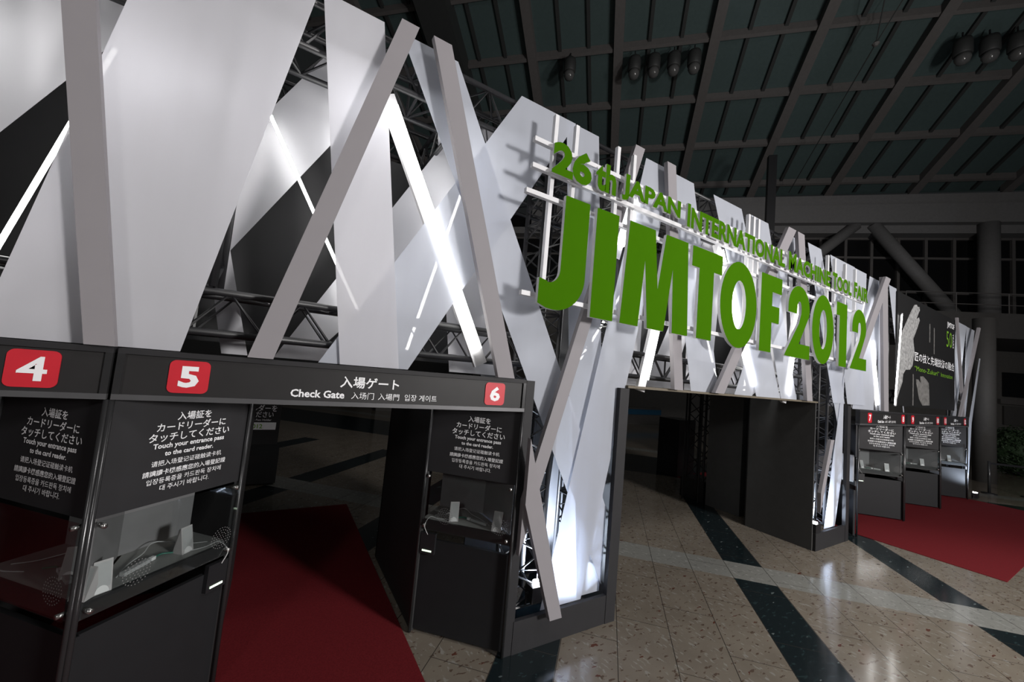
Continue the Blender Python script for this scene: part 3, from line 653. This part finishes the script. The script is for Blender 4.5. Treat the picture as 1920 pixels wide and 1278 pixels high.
        tag(MB().tube(curve_pts([S(q(.46), .17, .005), S(q(.52), .19, .012), S(q(.58), .16, .005)]), .005, 6).build('green_cable', M['bluecable']), 'short green cable lying on the shelf '+where, 'cable', 'green cables')
        ps = thing('power_adapter', S(q(.33), .12, 0), 'grey adapter brick lying on the shelf '+where, 'adapter', 'adapter bricks')
        MB().bar(S(q(.27), .12, .013), S(q(.44), .17, .013), .03, .022).build('brick', M['cable'], ps)
        MB().bar(S(q(.45), .172, .012), S(q(.48), .18, .012), .022, .02).build('plug', M['badge'], ps)
    return r
counter(-.745, 'L', 'counter facing left under number 4 with unlit text panel', 'under number 4', ((.50, .17, .75, 'desktop speaker turned sideways on the shelf under number 4'), (.80, .06, .3, 'desktop speaker at the corner of the shelf under number 4')))
counter(-.742, 'R', 'counter facing right under number 5 with bright text panel', 'under number 5', ((.13, .06, -.15, 'desktop speaker at the near left corner of the shelf under number 5'), (.62, .12, .15, 'desktop speaker at the right of the shelf under number 5')))
counter(1.905, 'L', 'counter facing left under number 6 beside the near pillar', 'under number 6', ((.27, .10, .5, 'desktop speaker turned sideways on the shelf under number 6'), (.70, .06, .0, 'desktop speaker at the right of the shelf under number 6')))
counter(9.22, 'R', 'counter under number 7 hidden beside the far pillar', 'under number 7', (), False, top=1.995)
counter(11.66, 'L', 'counter under number 8 nearest to the far pillar', 'under number 8', ((.17, .12, .4, 'desktop speaker at the left of the shelf under number 8'), (.60, .07, .0, 'desktop speaker at the right of the shelf under number 8')), top=1.995)
counter(11.70, 'R', 'counter facing right under number 9', 'under number 9', (), False, top=1.995)
counter(14.25, 'L', 'middle counter of the far three, under number 10', 'under number 10', ((.55, .08, .0, 'desktop speaker on the shelf under number 10'),), top=1.995)
counter(14.29, 'R', 'counter facing right under number 11', 'under number 11', (), False, top=1.995)
counter(16.84, 'L', 'farthest counter, under number 12', 'under number 12', ((.50, .08, .0, 'desktop speaker on the shelf under number 12'),), top=1.995)

# ------------------------------------------------------------------ the sign
def arc(cx, cy, rx, ry, a0, a1, n=20): return [(cx+rx*math.cos(math.radians(a0+(a1-a0)*k/n)), cy+ry*math.sin(math.radians(a0+(a1-a0)*k/n))) for k in range(n+1)]
def glyph(name, outer, holes, parent, y0=2.66, y1=2.695):
    """letter plate: green face, white body"""
    c = bpy.data.curves.new(name, 'CURVE'); c.dimensions = '2D'; c.fill_mode = 'BOTH'; c.extrude = (y1-y0)/2
    for ring in [outer]+holes:
        s = c.splines.new('POLY'); s.points.add(len(ring)-1); s.use_cyclic_u = True
        for p, (a, b) in zip(s.points, ring): p.co = (a, b, 0, 1)
    o = bpy.data.objects.new(name, c); COL.objects.link(o); bpy.context.view_layer.update()
    me0 = bpy.data.meshes.new_from_object(o.evaluated_get(bpy.context.evaluated_depsgraph_get()))
    mb = MB(); vs = [Vector((v.co.x, (y0+y1)/2-v.co.z, v.co.y)) for v in me0.vertices]
    mb.add(vs, [tuple(p.vertices) for p in me0.polygons])
    mb.m = [0 if all(abs(vs[i].y-y0) < 1e-4 for i in p.vertices) else 1 for p in me0.polygons]
    bpy.data.objects.remove(o); bpy.data.curves.remove(c); bpy.data.meshes.remove(me0)
    return mb.build(name, [M['green'], M['white']], parent)
sign = thing('gate_sign', (5.2, 2.72, 2.95), 'large sign of green letters on a white bar frame above the wide passage', 'sign')
Z0, Z1 = 2.95, 3.97
glyph('letter', [(1.99, Z1), (2.27, Z1)]+[(2.27, 3.27)]+arc(1.95, 3.27, .32, .32, 0, -90, 12)+[(1.87, 2.955), (1.78, 2.985), (1.78, 3.20), (1.86, 3.185)]+arc(1.87, 3.30, .12, .125, -90, 0, 8), [], sign)
glyph('letter', [(2.36, Z0), (2.64, Z0), (2.64, Z1), (2.36, Z1)], [], sign)
glyph('letter', [(2.735, Z0), (2.985, Z0), (3.035, 3.62), (3.12, Z0), (3.37, Z0), (3.465, 3.62), (3.505, Z0), (3.765, Z0), (3.70, Z1), (3.335, Z1), (3.245, 3.37), (3.165, Z1), (2.79, Z1)], [], sign)
glyph('letter', [(3.92, Z0), (4.195, Z0), (4.195, 3.74), (4.355, 3.74), (4.355, Z1), (3.785, Z1), (3.785, 3.74), (3.92, 3.74)], [], sign)
glyph('letter', arc(4.735, 3.455, .395, .53, 0, 354, 47), [arc(4.735, 3.455, .15, .30, 0, 351, 39)], sign)
glyph('letter', [(5.225, Z0), (5.51, Z0), (5.51, 3.35), (5.70, 3.35), (5.70, 3.57), (5.51, 3.57), (5.51, 3.755), (5.755, 3.755), (5.755, Z1), (5.225, Z1)], [], sign)
def two(x0, x1):
    w = x1-x0; X = lambda t: x0+t*w
    o = [(X(0), Z0), (X(1), Z0), (X(1), 3.15), (X(.55), 3.15)]
    o += [(X(.80), 3.42), (X(.93), 3.56)]+[(a, b) for a, b in arc(X(.53), 3.66, .43*w, .315, -5, 180, 20)]
    o += [(X(.10), 3.57), (X(.45), 3.57)]+[(a, b) for a, b in arc(X(.535), 3.64, .085*w, .115, 180, 0, 10)]+[(X(.61), 3.58), (X(.53), 3.44), (X(.02), Z0+.03)]
    return o
glyph('letter', two(5.87, 6.60), [], sign)
glyph('letter', arc(7.02, 3.455, .36, .525, 0, 354, 47), [arc(7.02, 3.455, .125, .30, 0, 351, 39)], sign)
glyph('letter', [(7.59, Z0), (7.875, Z0), (7.875, Z1), (7.475, Z1), (7.475, 3.76), (7.59, 3.76)], [], sign)
glyph('letter', two(8.02, 8.70), [], sign)
def word(s, x0, x1, z0, h, wt=.022):
    size = .3; xs = [text_extent(s, size, wt)][0]; kx = (x1-x0)/(xs[1]-xs[0]); kz = h/(xs[3]-xs[2])
    pos = 0.0
    for i, ch in enumerate(s):
        e = text_extent(ch, size, wt); full = text_extent(s[:i+1], size, wt)
        off = full[1]-e[1]                       # pen position of this character
        c = bpy.data.curves.new('g', 'FONT'); c.body = ch; c.size = size; c.offset = wt*size; c.resolution_u = 3; c.extrude = .0125
        o = bpy.data.objects.new('g', c); COL.objects.link(o); bpy.context.view_layer.update()
        me = bpy.data.meshes.new_from_object(o.evaluated_get(bpy.context.evaluated_depsgraph_get()))
        big = 1.12 if i == 0 and len(s) > 3 else 1.0
        vs = [Vector((x0+(v.co.x+off-xs[0])*kx, 2.6825-v.co.z, z0+(v.co.y-min(0, xs[2]))*kz*big)) for v in me.vertices]
        mb = MB(); mb.add(vs, [tuple(p.vertices) for p in me.polygons])
        mb.m = [0 if all(abs(vs[k].y-2.67) < 1e-4 for k in p.vertices) else 1 for p in me.polygons]
        bpy.data.objects.remove(o); bpy.data.curves.remove(c); bpy.data.meshes.remove(me)
        mb.build('small_letter', [M['green'], M['white']], sign)
word('26', 1.82, 2.27, 4.125, .31, .05); word('th', 2.32, 2.58, 4.145, .28, .04); word('JAPAN', 2.66, 3.55, 4.152, .242, .045); word('INTERNATIONAL', 3.67, 5.83, 4.152, .242, .045)
word('MACHINE', 5.93, 7.25, 4.152, .242, .045); word('TOOL', 7.33, 8.06, 4.152, .242, .045); word('FAIR', 8.15, 8.76, 4.152, .242, .045)
for z, x0, x1 in ((4.40, 1.66, 8.75), (4.165, 1.66, 8.75), (3.93, 1.62, 8.78), (3.06, 1.66, 8.78)): box('cross_bar', (x0, 2.725, z-.02), (x1, 2.765, z+.02), M['white'], sign)
for x in (1.90, 2.14, 2.68, 2.91, 5.08, 5.20, 5.32, 7.43, 7.69, 8.10, 8.52): box('upright_bar', (x-.02, 2.765, 3.03), (x+.02, 2.805, 4.73), M['white'], sign)

# ------------------------------------------------------------------ poster
po = thing('hanging_poster', (13.4, 2.92, 2.42), 'dark poster with grey hands and white slogan above gates 9 and 10', 'poster')
box('print_panel', (11.2, 2.92, 2.42), (15.58, 2.95, 4.86), M['poster'], po)
for nm, mat, poly in HANDS: MB().prism(poly, lambda a, b, d: (a, d, b), 2.914, 2.919).build('printed_hand', M[mat], po)
wf = wall_frame(2.912)
def fit(s, x0, x1, z0, h, wt, mat, name):
    e = text_extent(s, h, wt); k = h/(e[3]-e[2]); sx = (x1-x0)/((e[1]-e[0])*k)
    letters([(s, x0-e[0]*k*sx, z0-e[2]*k, h*k, wt, 'LEFT', sx)], wf, name, M[mat], po)
fit('匠の技と先端技術の融合', 12.3, 15.5, 3.46, .21, .004, 'text', 'slogan')
for s_, a_, b_ in (('“Mono-', 12.3, 13.15), ('Zukuri”', 13.2, 14.15), ('Innovation', 14.3, 15.34)): fit(s_, a_, b_, 3.24, .11, .0, 'limetext', 'sub_slogan')
fit('JIMTOF', 14.84, 15.5, 4.54, .18, .02, 'text', 'small_heading')
fit('50', 14.77, 15.28, 4.05, .42, -.004, 'limetext', 'big_number')
yf = frame((15.35, 2.912, 4.46), (0, 0, -1), (1, 0, 0), (0, -1, 0))
letters([('YEARS', 0, 0, .14, .0, 'LEFT', 1)], yf, 'side_lettering', M['text'], po)
for x, z0, z1 in ((12.23, 2.45, 3.15), (13.4, 4.0, 4.45), (13.75, 3.75, 4.4)): box('printed_streak', (x-.025, 2.915, z0), (x+.025, 2.919, z1), M['ph2'], po)
